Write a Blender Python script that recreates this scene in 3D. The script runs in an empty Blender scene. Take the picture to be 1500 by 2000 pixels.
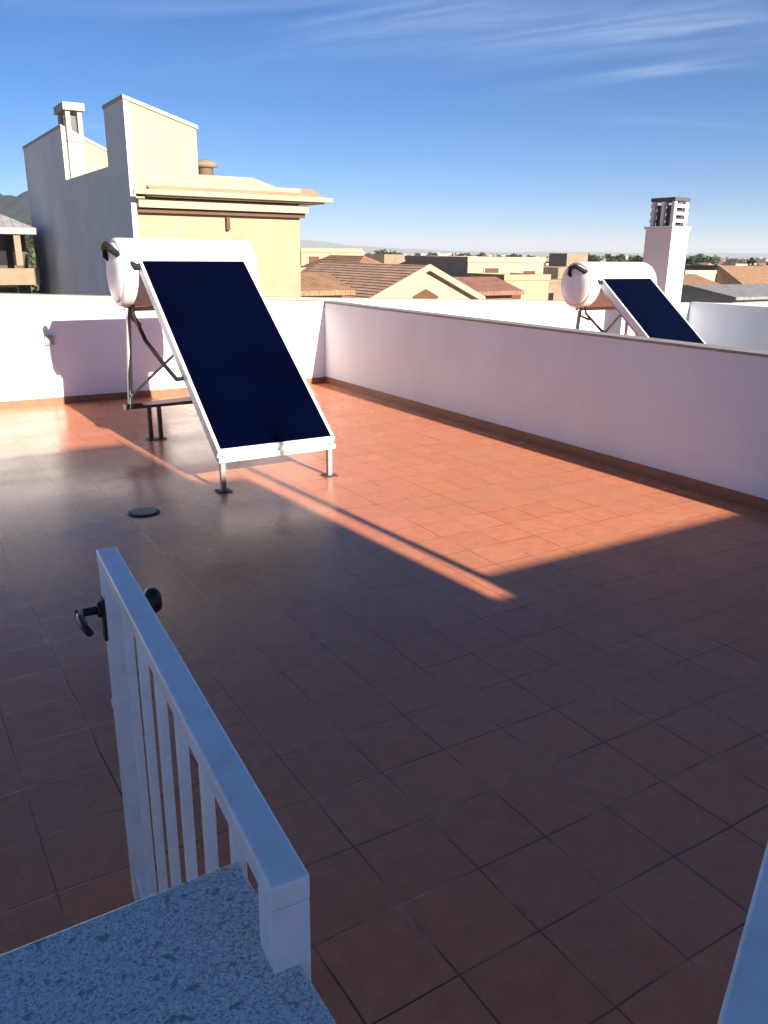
import bpy, bmesh, math, random
from mathutils import Vector, Matrix
R = math.radians
sc = bpy.context.scene
COL = sc.collection
# ------------------------------------------------------------------ camera
# world axes: +X and +Y run along the terrace tiles and walls
FPX, PITCH, ROLL, HEAD, EYE = 1574.7, R(17.86), R(0.706), R(-32.0), 1.65
_f = Vector((0, math.cos(PITCH), -math.sin(PITCH))); _r = Vector((1, 0, 0)); _u = _r.cross(_f)
_R = _r * math.cos(ROLL) + _u * math.sin(ROLL); _U = -_r * math.sin(ROLL) + _u * math.cos(ROLL)
RZ = Matrix.Rotation(HEAD, 3, 'Z')
CF, CR, CU = RZ @ _f, RZ @ _R, RZ @ _U
EYEP = Vector((0, 0, EYE))
cd = bpy.data.cameras.new('camera'); cam = bpy.data.objects.new('camera', cd); COL.objects.link(cam)
m = Matrix.Identity(4)
for i in range(3):
    m[i][0], m[i][1], m[i][2], m[i][3] = CR[i], CU[i], -CF[i], EYEP[i]
cam.matrix_world = m
cd.sensor_fit = 'VERTICAL'; cd.sensor_height = 24.0; cd.lens = 24.0 * FPX / 2000.0
cd.clip_start = 0.05; cd.clip_end = 20000
sc.camera = cam
# ------------------------------------------------------------------ light
SUN_AZ, SUN_EL = R(94.2), R(20.5)        # direction the light travels, elevation
SUN_STRENGTH, SKY_STRENGTH, EXPOSURE = 5.0, 0.083, 1.50
ld = bpy.data.lights.new('sun', 'SUN'); sun = bpy.data.objects.new('sun', ld); COL.objects.link(sun)
ld.energy = SUN_STRENGTH; ld.angle = R(0.5); ld.color = (1.0, 0.87, 0.71)
trav = Vector((math.cos(SUN_AZ) * math.cos(SUN_EL), math.sin(SUN_AZ) * math.cos(SUN_EL), -math.sin(SUN_EL)))
sun.rotation_euler = trav.to_track_quat('-Z', 'Y').to_euler(); sun.location = (0, 0, 30)
sc.view_settings.view_transform = 'Standard'; sc.view_settings.look = 'None'
sc.view_settings.exposure = EXPOSURE; sc.view_settings.gamma = 1.0; sc.view_settings.use_curve_mapping = False
wd = bpy.data.worlds.new("World"); sc.world = wd; wd.use_nodes = True
nt = wd.node_tree; nt.nodes.clear()
def N(t, k, **kw):
    n = t.nodes.new(k)
    for a, b in kw.items(): setattr(n, a, b)
    return n
out = N(nt, 'ShaderNodeOutputWorld'); bg = N(nt, 'ShaderNodeBackground')
sky = N(nt, 'ShaderNodeTexSky'); sky.sky_type = 'NISHITA'; sky.sun_disc = False
sky.sun_elevation = SUN_EL; sky.sun_rotation = math.atan2(-trav.x, -trav.y)
sky.altitude = 0; sky.air_density = 0.62; sky.dust_density = 0.0; sky.ozone_density = 3.0
bg.inputs['Strength'].default_value = SKY_STRENGTH
tc = N(nt, 'ShaderNodeTexCoord'); sx = N(nt, 'ShaderNodeSeparateXYZ')
nt.links.new(tc.outputs['Generated'], sx.inputs[0])
def wm(op, a, b=None, c=None, t=nt):
    n = N(t, 'ShaderNodeMath', operation=op)
    for i, v in enumerate((a, b, c)):
        if v is None: continue
        if isinstance(v, (int, float)): n.inputs[i].default_value = v
        else: t.links.new(v, n.inputs[i])
    return n.outputs[0]
zz = wm('ADD', wm('MAXIMUM', sx.outputs[2], 0.0), 0.06)
ux = wm('DIVIDE', sx.outputs[0], zz); uy = wm('DIVIDE', sx.outputs[1], zz)
cb = N(nt, 'ShaderNodeCombineXYZ'); nt.links.new(ux, cb.inputs[0]); nt.links.new(uy, cb.inputs[1])
def cloud(ang, along, across, loc, lo, hi, dist=1.2, rough=.55):
    ca, sa = math.cos(R(ang)), math.sin(R(ang))
    u = wm('MULTIPLY', wm('ADD', wm('MULTIPLY', ux, ca), wm('MULTIPLY', uy, sa)), along)
    v = wm('MULTIPLY', wm('ADD', wm('MULTIPLY', ux, -sa), wm('MULTIPLY', uy, ca)), across)
    c = N(nt, 'ShaderNodeCombineXYZ'); nt.links.new(wm('ADD', u, loc[0]), c.inputs[0]); nt.links.new(wm('ADD', v, loc[1]), c.inputs[1])
    no = N(nt, 'ShaderNodeTexNoise'); no.inputs['Scale'].default_value = 1.0; no.inputs['Detail'].default_value = 8
    no.inputs['Roughness'].default_value = rough; no.inputs['Distortion'].default_value = dist
    nt.links.new(c.outputs[0], no.inputs['Vector'])
    r = N(nt, 'ShaderNodeMapRange', interpolation_type='SMOOTHSTEP')
    r.inputs[1].default_value = lo; r.inputs[2].default_value = hi
    nt.links.new(no.outputs[0], r.inputs[0]); return r.outputs[0]
def patch(cx, cy, ang, la, lb):          # a soft-edged drift of cirrus standing over one part of the sky
    ca, sa = math.cos(R(ang)), math.sin(R(ang))
    dx = wm('SUBTRACT', ux, cx); dy = wm('SUBTRACT', uy, cy)
    u = wm('DIVIDE', wm('ADD', wm('MULTIPLY', dx, ca), wm('MULTIPLY', dy, sa)), la)
    v = wm('DIVIDE', wm('ADD', wm('MULTIPLY', dx, -sa), wm('MULTIPLY', dy, ca)), lb)
    q = wm('ADD', wm('MULTIPLY', u, u), wm('MULTIPLY', v, v))
    return wm('POWER', 2.718, wm('MULTIPLY', q, -1.0))
streak = cloud(-62, .8, 4.6, (3.1, 0.6), 0.36, 0.74, 0.5)
soft = cloud(-48, .7, 1.9, (7.3, 3.0), 0.38, 0.76, 0.9)
low = cloud(-28, .35, .9, (1.0, 9.0), 0.50, 0.80, 0.6)
m1 = wm('ADD', patch(3.05, 2.62, -68, .50, .075), wm('ADD', wm('MULTIPLY', patch(1.72, 2.85, -66, .45, .12), .6), wm('MULTIPLY', patch(2.45, 2.45, -40, .8, .3), .6)))
cc = wm('ADD', wm('MULTIPLY', wm('MULTIPLY', wm('ADD', streak, .12), m1), .46), wm('ADD', wm('MULTIPLY', wm('MULTIPLY', soft, patch(2.3, 2.4, -40, 1.6, .8)), .12), wm('MULTIPLY', low, 0.13)))
mx = N(nt, 'ShaderNodeMix', data_type='RGBA'); mx.inputs[7].default_value = (3.4, 4.1, 5.4, 1)
hsv = N(nt, 'ShaderNodeHueSaturation'); hsv.inputs['Saturation'].default_value = 1.16
tint = N(nt, 'ShaderNodeMix', data_type='RGBA', blend_type='MULTIPLY'); tint.inputs[0].default_value = 1; tint.inputs[7].default_value = (.285, .395, .50, 1)
nt.links.new(sky.outputs[0], tint.inputs[6]); nt.links.new(tint.outputs[2], hsv.inputs['Color'])
nt.links.new(wm('MINIMUM', cc, 0.8), mx.inputs[0]); nt.links.new(hsv.outputs[0], mx.inputs[6]); nt.links.new(mx.outputs[2], bg.inputs[0])
nt.links.new(bg.outputs[0], out.inputs[0])

# ------------------------------------------------------------------ measuring helpers (photo pixel -> real point)
def ray(x, y): return (CF * FPX + CR * (x - 750) + CU * (1000 - y)).normalized()
def at_y(x, y, Y):
    d = ray(x, y); return EYEP + d * (Y / d.y)
def at_x(x, y, X):
    d = ray(x, y); return EYEP + d * (X / d.x)
def at_z(x, y, Z):
    d = ray(x, y); return EYEP + d * ((Z - EYE) / d.z)
def at_d(x, y, D):            # D = distance along the view's ground heading
    d = ray(x, y); h = Vector((math.sin(-HEAD), math.cos(HEAD), 0)); return EYEP + d * (D / d.dot(h))
# ------------------------------------------------------------------ materials
def mat(name, col, rough=0.7, spec=0.5, metal=0.0, nscale=6.0, var=0.12, bump=0.15, bscale=60.0, bdist=0.004, dirt=None):
    M = bpy.data.materials.new(name); M.use_nodes = True; t = M.node_tree; p = t.nodes['Principled BSDF']
    p.inputs['Roughness'].default_value = rough; p.inputs['Metallic'].default_value = metal
    p.inputs['Specular IOR Level'].default_value = spec
    co = N(t, 'ShaderNodeTexCoord').outputs['Object']
    no = N(t, 'ShaderNodeTexNoise'); no.inputs['Scale'].default_value = nscale; no.inputs['Detail'].default_value = 8
    no.inputs['Roughness'].default_value = 0.65
    t.links.new(co, no.inputs['Vector'])
    mr = N(t, 'ShaderNodeMapRange'); mr.inputs[1].default_value = 0.25; mr.inputs[2].default_value = 0.75
    mr.inputs[3].default_value = 1 - var; mr.inputs[4].default_value = 1 + var * 0.6
    t.links.new(no.outputs[0], mr.inputs[0])
    mu = N(t, 'ShaderNodeMix', data_type='RGBA', blend_type='MULTIPLY'); mu.inputs[0].default_value = 1
    mu.inputs[6].default_value = (*col, 1); t.links.new(mr.outputs[0], mu.inputs[7])
    last = mu.outputs[2]
    if dirt:
        dn = N(t, 'ShaderNodeTexNoise'); dn.inputs['Scale'].default_value = dirt[1]; dn.inputs['Detail'].default_value = 6
        mp = N(t, 'ShaderNodeMapping'); mp.inputs['Scale'].default_value = dirt[3] if len(dirt) > 3 else (1, 1, 1)
        t.links.new(co, mp.inputs[0]); t.links.new(mp.outputs[0], dn.inputs['Vector'])
        dr = N(t, 'ShaderNodeMapRange'); dr.inputs[1].default_value = 0.5; dr.inputs[2].default_value = 0.8; dr.inputs[4].default_value = dirt[2]
        t.links.new(dn.outputs[0], dr.inputs[0])
        dm = N(t, 'ShaderNodeMix', data_type='RGBA'); dm.inputs[7].default_value = (*dirt[0], 1)
        t.links.new(dr.outputs[0], dm.inputs[0]); t.links.new(last, dm.inputs[6]); last = dm.outputs[2]
    t.links.new(last, p.inputs['Base Color'])
    if bump:
        bn = N(t, 'ShaderNodeTexNoise'); bn.inputs['Scale'].default_value = bscale; bn.inputs['Detail'].default_value = 4
        t.links.new(co, bn.inputs['Vector'])
        b = N(t, 'ShaderNodeBump'); b.inputs['Strength'].default_value = bump; b.inputs['Distance'].default_value = bdist
        t.links.new(bn.outputs[0], b.inputs['Height']); t.links.new(b.outputs[0], p.inputs['Normal'])
    return M
M = {}
M['white'] = mat('white_render', (0.75, 0.79, 0.845), 0.85, 0.2, nscale=1.6, var=0.05, bump=0.35, bscale=45, bdist=0.006, dirt=((0.60, 0.60, 0.61), 1.1, 0.5, (1, 1, 0.35)))
M['coping'] = mat('stone_coping', (0.40, 0.36, 0.31), 0.8, 0.3, nscale=9, var=0.2)
M['coping_grey'] = mat('grey_coping', (0.30, 0.28, 0.28), 0.8, 0.3, nscale=9, var=0.25)
M['skirt'] = mat('skirting_tile', (0.27, 0.11, 0.06), 0.45, 0.5, nscale=5, var=0.25)
M['rail'] = mat('white_painted_metal', (0.88, 0.89, 0.90), 0.30, 0.5, nscale=14, var=0.06, bump=0.04, bscale=150, bdist=0.001, dirt=((0.42, 0.38, 0.34), 11, 0.35))
M['black'] = mat('black_plastic', (0.012, 0.011, 0.012), 0.4, 0.5, var=0.1, bump=0.05)
M['rubber'] = mat('pipe_insulation', (0.02, 0.017, 0.016), 0.85, 0.3, nscale=30, var=0.3, bump=0.4)
M['enamel'] = mat('white_enamel', (0.72, 0.74, 0.76), 0.35, 0.5, nscale=3, var=0.05, bump=0.03, dirt=((0.5, 0.46, 0.4), 4, 0.3))
M['alu'] = mat('aluminium', (0.62, 0.62, 0.63), 0.42, 0.5, metal=0.6, nscale=10, var=0.1, bump=0.05)
M['galv'] = mat('galvanised_steel', (0.34, 0.34, 0.35), 0.5, 0.5, metal=0.55, nscale=22, var=0.25, bump=0.1)
M['steel_dark'] = mat('dark_steel', (0.06, 0.05, 0.045), 0.6, 0.4, nscale=20, var=0.3)
M['pvc'] = mat('grey_fitting', (0.3, 0.3, 0.29), 0.6, 0.4)
M['copper'] = mat('copper_pipe', (0.35, 0.17, 0.10), 0.4, 0.5, metal=0.8)
M['cream'] = mat('cream_render', (0.38, 0.30, 0.20), 0.85, 0.2, nscale=1.3, var=0.22, bump=0.5, bscale=9, bdist=0.02, dirt=((0.34, 0.21, 0.12), 0.9, 0.8, (1, 1, 0.5)))
M['cream_pale'] = mat('pale_cream_render', (0.43, 0.35, 0.25), 0.85, 0.2, nscale=0.9, var=0.12, dirt=((0.28, 0.2, 0.13), 1.1, 0.4, (1, 1, 0.3)))
M['party'] = mat('grey_white_render', (0.70, 0.69, 0.68), 0.9, 0.2, nscale=0.5, var=0.12, bump=0.3, bscale=10, bdist=0.01, dirt=((0.55, 0.53, 0.52), 0.5, 0.5, (1, 1, 0.25)))
M['peach'] = mat('peach_render', (0.40, 0.29, 0.21), 0.9, 0.2, nscale=0.6, var=0.12)
M['pink'] = mat('brick_pink_render', (0.28, 0.14, 0.11), 0.9, 0.2, nscale=0.6, var=0.15)
M['offwhite'] = mat('offwhite_render', (0.44, 0.38, 0.31), 0.9, 0.2, nscale=0.5, var=0.12)
M['stone'] = mat('sandstone_wall', (0.26, 0.20, 0.14), 0.9, 0.2, nscale=1.2, var=0.3)
M['dark_wall'] = mat('shade_darkened_wall', (0.10, 0.085, 0.07), 0.9, 0.2, nscale=0.8, var=0.3)  # base colour darkened to stand in for the shade on the porch house
M['chimney'] = mat('white_chimney_render', (0.56, 0.57, 0.59), 0.85, 0.2, nscale=2, var=0.08, dirt=((0.4, 0.38, 0.36), 1.5, 0.4, (1, 1, 0.35)))
M['cap'] = mat('dark_cement_cap', (0.09, 0.085, 0.08), 0.9, 0.2)
M['grey_wall'] = mat('bare_cement', (0.30, 0.29, 0.30), 0.9, 0.2, nscale=0.8, var=0.2)
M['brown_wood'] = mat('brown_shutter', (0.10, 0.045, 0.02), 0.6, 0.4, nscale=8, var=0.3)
M['opening'] = mat('dark_window_glass', (0.02, 0.019, 0.02), 0.15, 0.5, var=0.2, bump=0)
M['trunk'] = mat('bark', (0.11, 0.08, 0.055), 0.9, 0.2, nscale=12, var=0.3)

def tile_roof(name, col, scale):
    Mt = mat(name, col, 0.85, 0.2, nscale=2.5, var=0.4, bump=0)
    t = Mt.node_tree; p = t.nodes['Principled BSDF']
    co = N(t, 'ShaderNodeTexCoord')
    mp = N(t, 'ShaderNodeMapping'); mp.inputs['Scale'].default_value = (1, 1, 1)
    w = N(t, 'ShaderNodeTexWave', wave_type='BANDS', bands_direction='X'); w.inputs['Scale'].default_value = scale; w.inputs['Distortion'].default_value = 0.4
    t.links.new(co.outputs['Object'], mp.inputs[0]); t.links.new(mp.outputs[0], w.inputs['Vector'])
    b = N(t, 'ShaderNodeBump'); b.inputs['Strength'].default_value = 0.9; b.inputs['Distance'].default_value = 0.08
    t.links.new(w.outputs[1], b.inputs['Height']); t.links.new(b.outputs[0], p.inputs['Normal'])
    return Mt
M['roof_tile'] = tile_roof('clay_roof_tiles', (0.36, 0.215, 0.135), 1.6)
M['roof_mottled'] = tile_roof('mottled_roof_tiles', (0.52, 0.33, 0.24), 1.6)
M['roof_red'] = tile_roof('red_roof_tiles', (0.32, 0.16, 0.12), 1.6)
M['roof_grey'] = tile_roof('grey_roof', (0.26, 0.26, 0.28), 1.0)

def floor_material():
    Mt = bpy.data.materials.new('terracotta_tiles'); Mt.use_nodes = True; t = Mt.node_tree; p = t.nodes['Principled BSDF']; L = t.links.new
    co = N(t, 'ShaderNodeTexCoord').outputs['Object']
    mp = N(t, 'ShaderNodeMapping'); mp.inputs['Location'].default_value = (-0.970, -1.180, 0)
    # tiny wander so joints are not ruler straight
    wn = N(t, 'ShaderNodeTexNoise'); wn.inputs['Scale'].default_value = 2.2; wn.inputs['Detail'].default_value = 3
    L(co, wn.inputs['Vector'])
    ws = N(t, 'ShaderNodeVectorMath', operation='SCALE'); ws.inputs['Scale'].default_value = 0.02
    L(wn.outputs['Color'], ws.inputs[0])
    wa = N(t, 'ShaderNodeVectorMath', operation='ADD'); L(co, wa.inputs[0]); L(ws.outputs[0], wa.inputs[1]); L(wa.outputs[0], mp.inputs[0])
    br = N(t, 'ShaderNodeTexBrick', offset=0.0, squash=1.0)
    br.inputs['Scale'].default_value = 1.0; br.inputs['Brick Width'].default_value = 0.257; br.inputs['Row Height'].default_value = 0.257
    br.inputs['Mortar Size'].default_value = 0.0034; br.inputs['Mortar Smooth'].default_value = 0.25; br.inputs['Bias'].default_value = 0
    br.inputs['Color1'].default_value = (0.60, 0.215, 0.105, 1); br.inputs['Color2'].default_value = (0.65, 0.24, 0.12, 1)
    mn = N(t, 'ShaderNodeTexNoise'); mn.inputs['Scale'].default_value = 3.2; mn.inputs['Detail'].default_value = 4; L(co, mn.inputs['Vector'])
    mr_ = N(t, 'ShaderNodeValToRGB'); L(mn.outputs[0], mr_.inputs[0]); e = mr_.color_ramp.elements
    e[0].position = .36; e[0].color = (.15, .06, .04, 1); e[1].position = .72; e[1].color = (.52, .32, .24, 1)
    k = e.new(.52); k.color = (.31, .115, .065, 1)
    L(mr_.outputs[0], br.inputs['Mortar'])
    L(mp.outputs[0], br.inputs['Vector'])
    n1 = N(t, 'ShaderNodeTexNoise'); n1.inputs['Scale'].default_value = 14; n1.inputs['Detail'].default_value = 8; n1.inputs['Roughness'].default_value = 0.7
    n2 = N(t, 'ShaderNodeTexNoise'); n2.inputs['Scale'].default_value = 1.3; n2.inputs['Detail'].default_value = 5
    L(co, n1.inputs['Vector']); L(co, n2.inputs['Vector'])
    r1 = N(t, 'ShaderNodeMapRange'); r1.inputs[1].default_value = .3; r1.inputs[2].default_value = .7; r1.inputs[3].default_value = .84; r1.inputs[4].default_value = 1.14
    L(n1.outputs[0], r1.inputs[0])
    mu = N(t, 'ShaderNodeMix', data_type='RGBA', blend_type='MULTIPLY'); mu.inputs[0].default_value = 1
    L(br.outputs[0], mu.inputs[6]); L(r1.outputs[0], mu.inputs[7])
    # dust film, worn and paler in blotches
    r2 = N(t, 'ShaderNodeMapRange'); r2.inputs[1].default_value = .46; r2.inputs[2].default_value = .72; r2.inputs[4].default_value = .40
    L(n2.outputs[0], r2.inputs[0])
    dm = N(t, 'ShaderNodeMix', data_type='RGBA'); dm.inputs[7].default_value = (0.44, 0.22, 0.14, 1)
    L(r2.outputs[0], dm.inputs[0]); L(mu.outputs[2], dm.inputs[6]); L(dm.outputs[2], p.inputs['Base Color'])
    r3 = N(t, 'ShaderNodeMapRange'); r3.inputs[1].default_value = .3; r3.inputs[2].default_value = .7; r3.inputs[3].default_value = .17; r3.inputs[4].default_value = .36
    L(n2.outputs[0], r3.inputs[0]); L(r3.outputs[0], p.inputs['Roughness']); p.inputs['Specular IOR Level'].default_value = 0.32
    # bump: joints sunk, faces slightly uneven
    inv = wm('MULTIPLY', br.outputs['Fac'], -1.0, t=t); hh = wm('ADD', inv, wm('MULTIPLY', n1.outputs[0], 0.22, t=t), t=t)
    b = N(t, 'ShaderNodeBump'); b.inputs['Strength'].default_value = 0.4; b.inputs['Distance'].default_value = 0.002
    L(hh, b.inputs['Height']); L(b.outputs[0], p.inputs['Normal'])
    return Mt
M['floor'] = floor_material()
def granite_material():
    Mt = bpy.data.materials.new('speckled_granite'); Mt.use_nodes = True; t = Mt.node_tree; p = t.nodes['Principled BSDF']; L = t.links.new
    co = N(t, 'ShaderNodeTexCoord').outputs['Object']
    def ramp(src, pts):
        r = N(t, 'ShaderNodeValToRGB'); L(src, r.inputs[0]); e = r.color_ramp.elements
        e[0].position, e[0].color = pts[0][0], (*pts[0][1], 1); e[1].position, e[1].color = pts[-1][0], (*pts[-1][1], 1)
        for q, c in pts[1:-1]:
            k = e.new(q); k.color = (*c, 1)
        return r.outputs[0]
    wv = N(t, 'ShaderNodeTexNoise'); wv.inputs['Scale'].default_value = 90; wv.inputs['Detail'].default_value = 3; L(co, wv.inputs['Vector'])
    sv = N(t, 'ShaderNodeVectorMath', operation='SCALE'); sv.inputs['Scale'].default_value = .005; L(wv.outputs['Color'], sv.inputs[0])
    av = N(t, 'ShaderNodeVectorMath', operation='ADD'); L(co, av.inputs[0]); L(sv.outputs[0], av.inputs[1])
    a = N(t, 'ShaderNodeTexVoronoi'); a.inputs['Scale'].default_value = 430; L(av.outputs[0], a.inputs['Vector'])
    sp_ = N(t, 'ShaderNodeSeparateColor'); L(a.outputs['Color'], sp_.inputs[0])
    c = ramp(sp_.outputs[0], [(.0, (.26, .28, .28)), (.16, (.44, .48, .47)), (.40, (.58, .63, .60)), (.72, (.68, .73, .70)), (1.0, (.80, .83, .81))])
    v = N(t, 'ShaderNodeTexNoise'); v.inputs['Scale'].default_value = 60; v.inputs['Detail'].default_value = 5; L(av.outputs[0], v.inputs['Vector'])
    d = ramp(v.outputs[0], [(.59, (0, 0, 0)), (.64, (.75, .75, .75))])
    mm = N(t, 'ShaderNodeMix', data_type='RGBA'); mm.inputs[7].default_value = (.19, .21, .22, 1)
    L(d, mm.inputs[0]); L(c, mm.inputs[6]); L(mm.outputs[2], p.inputs['Base Color'])
    p.inputs['Roughness'].default_value = .38
    return Mt
M['granite'] = granite_material()
def foliage_material(name, col):
    Mt = mat(name, col, 0.7, 0.2, nscale=1.4, var=0.5, bump=0); return Mt
M['leaf'] = foliage_material('leaves_dark', (0.035, 0.06, 0.025)); M['leaf2'] = foliage_material('leaves_olive', (0.07, 0.085, 0.045))
def ground_material():
    Mt = bpy.data.materials.new('town_ground'); Mt.use_nodes = True; t = Mt.node_tree; p = t.nodes['Principled BSDF']; L = t.links.new
    co = N(t, 'ShaderNodeTexCoord').outputs['Object']
    n = N(t, 'ShaderNodeTexNoise'); n.inputs['Scale'].default_value = .012; n.inputs['Detail'].default_value = 9; n.inputs['Roughness'].default_value = .7; L(co, n.inputs['Vector'])
    r = N(t, 'ShaderNodeValToRGB'); L(n.outputs[0], r.inputs[0]); e = r.color_ramp.elements
    e[0].position = .35; e[0].color = (.12, .12, .07, 1); e[1].position = .7; e[1].color = (.42, .34, .26, 1)
    k = e.new(.52); k.color = (.28, .24, .17, 1)
    L(r.outputs[0], p.inputs['Base Color']); p.inputs['Roughness'].default_value = .95
    return Mt
M['ground'] = ground_material()
M['hill'] = mat('wooded_hills', (0.06, 0.075, 0.055), 0.95, 0.1, nscale=0.01, var=0.45, bump=0)

M['pinewood'] = mat('pine_wooded_hill', (0.012, 0.02, 0.028), 0.95, 0.1, nscale=0.06, var=0.5, bump=0)
# ------------------------------------------------------------------ mesh helpers
class MB:
    def __init__(s): s.bm = bmesh.new()
    def box(s, x0, x1, y0, y1, z0, z1, bev=0.0):
        r = bmesh.ops.create_cube(s.bm, size=1.0)
        for v in r['verts']:
            v.co = Vector(((x0 + x1) / 2 + v.co.x * (x1 - x0), (y0 + y1) / 2 + v.co.y * (y1 - y0), (z0 + z1) / 2 + v.co.z * (z1 - z0)))
        if bev:
            es = list({e for v in r['verts'] for e in v.link_edges})
            bmesh.ops.bevel(s.bm, geom=es, offset=bev, segments=2, affect='EDGES', profile=0.5)
        return s
    def prism(s, pts, axis, a, b):
        """pts: polygon in the two axes other than `axis`, extruded from a to b"""
        def mk(p, w):
            return {'x': (w, p[0], p[1]), 'y': (p[0], w, p[1]), 'z': (p[0], p[1], w)}[axis]
        A = [s.bm.verts.new(mk(p, a)) for p in pts]; B = [s.bm.verts.new(mk(p, b)) for p in pts]; n = len(pts)
        fs = [s.bm.faces.new(A), s.bm.faces.new(B[::-1])]
        for i in range(n): fs.append(s.bm.faces.new((A[i], B[i], B[(i + 1) % n], A[(i + 1) % n])))
        bmesh.ops.recalc_face_normals(s.bm, faces=fs); return s
    def tube(s, pts, r, seg=12, r2=None, caps=True):
        pts = [Vector(p) for p in pts]; rings = []
        for i, p in enumerate(pts):
            d = (pts[min(i + 1, len(pts) - 1)] - pts[max(i - 1, 0)]).normalized()
            ref = Vector((0, 0, 1)) if abs(d.z) < .9 else Vector((1, 0, 0))
            u = d.cross(ref).normalized(); w = d.cross(u)
            rr = r if r2 is None else r + (r2 - r) * i / (len(pts) - 1)
            rings.append([s.bm.verts.new(p + (u * math.cos(2 * math.pi * k / seg) + w * math.sin(2 * math.pi * k / seg)) * rr) for k in range(seg)])
        fs = []
        for a, b in zip(rings, rings[1:]):
            for k in range(seg): fs.append(s.bm.faces.new((a[k], a[(k + 1) % seg], b[(k + 1) % seg], b[k])))
        if caps: fs.append(s.bm.faces.new(rings[0])); fs.append(s.bm.faces.new(rings[-1][::-1]))
        bmesh.ops.recalc_face_normals(s.bm, faces=fs)
        for f in fs: f.smooth = len(f.verts) == 4
        return s
    def beam(s, p, q, w, h, up=(0, 0, 1)):
        p, q = Vector(p), Vector(q); d = (q - p).normalized(); up = Vector(up)
        if abs(d.dot(up)) > .95: up = Vector((1, 0, 0))
        u = d.cross(up).normalized() * w / 2; v = u.cross(d).normalized() * h / 2
        A = [s.bm.verts.new(p + a * u + b * v) for a, b in ((-1, -1), (1, -1), (1, 1), (-1, 1))]
        B = [s.bm.verts.new(q + a * u + b * v) for a, b in ((-1, -1), (1, -1), (1, 1), (-1, 1))]
        fs = [s.bm.faces.new(A), s.bm.faces.new(B[::-1])] + [s.bm.faces.new((A[i], B[i], B[(i + 1) % 4], A[(i + 1) % 4])) for i in range(4)]
        bmesh.ops.recalc_face_normals(s.bm, faces=fs); return s
    def lathe(s, prof, axis, c, seg=48):
        """prof: list of (offset along axis, radius)"""
        c = Vector(c); rings = []
        for o, r in prof:
            ring = []
            for k in range(seg):
                a = 2 * math.pi * k / seg; ca, sa = math.cos(a) * r, math.sin(a) * r
                ring.append(s.bm.verts.new(c + Vector({'x': (o, ca, sa), 'y': (ca, o, sa), 'z': (ca, sa, o)}[axis])))
            rings.append(ring)
        fs = []
        for a, b in zip(rings, rings[1:]):
            for k in range(seg): fs.append(s.bm.faces.new((a[k], a[(k + 1) % seg], b[(k + 1) % seg], b[k])))
        fs.append(s.bm.faces.new(rings[0])); fs.append(s.bm.faces.new(rings[-1][::-1]))
        bmesh.ops.recalc_face_normals(s.bm, faces=fs)
        for f in fs: f.smooth = len(f.verts) == 4
        return s
    def quad(s, *p):
        s.bm.faces.new([s.bm.verts.new(q) for q in p]); return s
    def build(s, name, m, parent=None):
        me = bpy.data.meshes.new(name); s.bm.to_mesh(me); s.bm.free(); me.materials.append(m)
        o = bpy.data.objects.new(name, me); COL.objects.link(o)
        if parent: o.parent = parent
        return o
def tag(o, label, cat, group=None):
    o['label'] = label; o['category'] = cat
    if group: o['group'] = group
    return o
def thing(name, label, cat, loc=(0, 0, 0), rz=0, group=None):
    o = bpy.data.objects.new(name, None); COL.objects.link(o); o.location = loc; o.rotation_euler = (0, 0, rz)
    o.empty_display_size = 0.2
    return tag(o, label, cat, group)
def struct(o, kind='structure'): o['kind'] = kind; return o
def copy_tree(o, parent=None):
    c = o.copy(); COL.objects.link(c)
    if parent: c.parent = parent
    for ch in [x for x in bpy.data.objects if x.parent == o]: copy_tree(ch, c)
    return c

# ------------------------------------------------------------------ the setting
GZ = -7.5
g = MB(); S = 7500
g.quad((-S, -S, GZ), (S, -S, GZ), (S, S, GZ), (-S, S, GZ)); struct(g.build('ground', M['ground']))
XW = 4.98          # inner face of the long right-hand wall (x)
YB = 9.475         # inner face of the back wall (y)
XL = -4.0
NZ, YN = -.2, 12.1   # the next terrace lies a step lower and reaches further back
# terrace floor on its slab
f = MB(); f.quad((XL, -4.0, 0), (XW + .1, -4.0, 0), (XW + .1, YB + .1, 0), (XL, YB + .1, 0)); struct(f.build('terrace_floor', M['floor']))
f = MB(); f.quad((XW + .1, -4.0, NZ), (13.2, -4.0, NZ), (13.2, YN + .1, NZ), (XW + .1, YN + .1, NZ)); struct(f.build('terrace_floor', M['floor']))
f = MB(); f.quad((1.0, YB + .21, NZ), (XW + .1, YB + .21, NZ), (XW + .1, YN + .1, NZ), (1.0, YN + .1, NZ)); struct(f.build('terrace_floor', M['floor']))
# own building under the terraces
b = thing('terraced_house', 'white house block carrying the tiled roof terraces', 'building', (0, 0, GZ))
MB().box(XL + .02, XW + .09, -7.0, YB + .19, 0, -GZ - .06).build('wall', M['white'], b)
MB().box(XW + .092, 13.1, -7.0, YN + .19, 0, NZ - GZ - .05).build('wall', M['white'], b)
MB().box(1.0, XW + .09, YB + .192, YN + .19, 0, NZ - GZ - .05).build('wall', M['white'], b)

def zwall(x0, x1, z0, z1, y0, y1, base=0.0):        # wall along x, sloping top
    return [(x0, base), (x1, base), (x1, z1), (x0, z0)]
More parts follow.
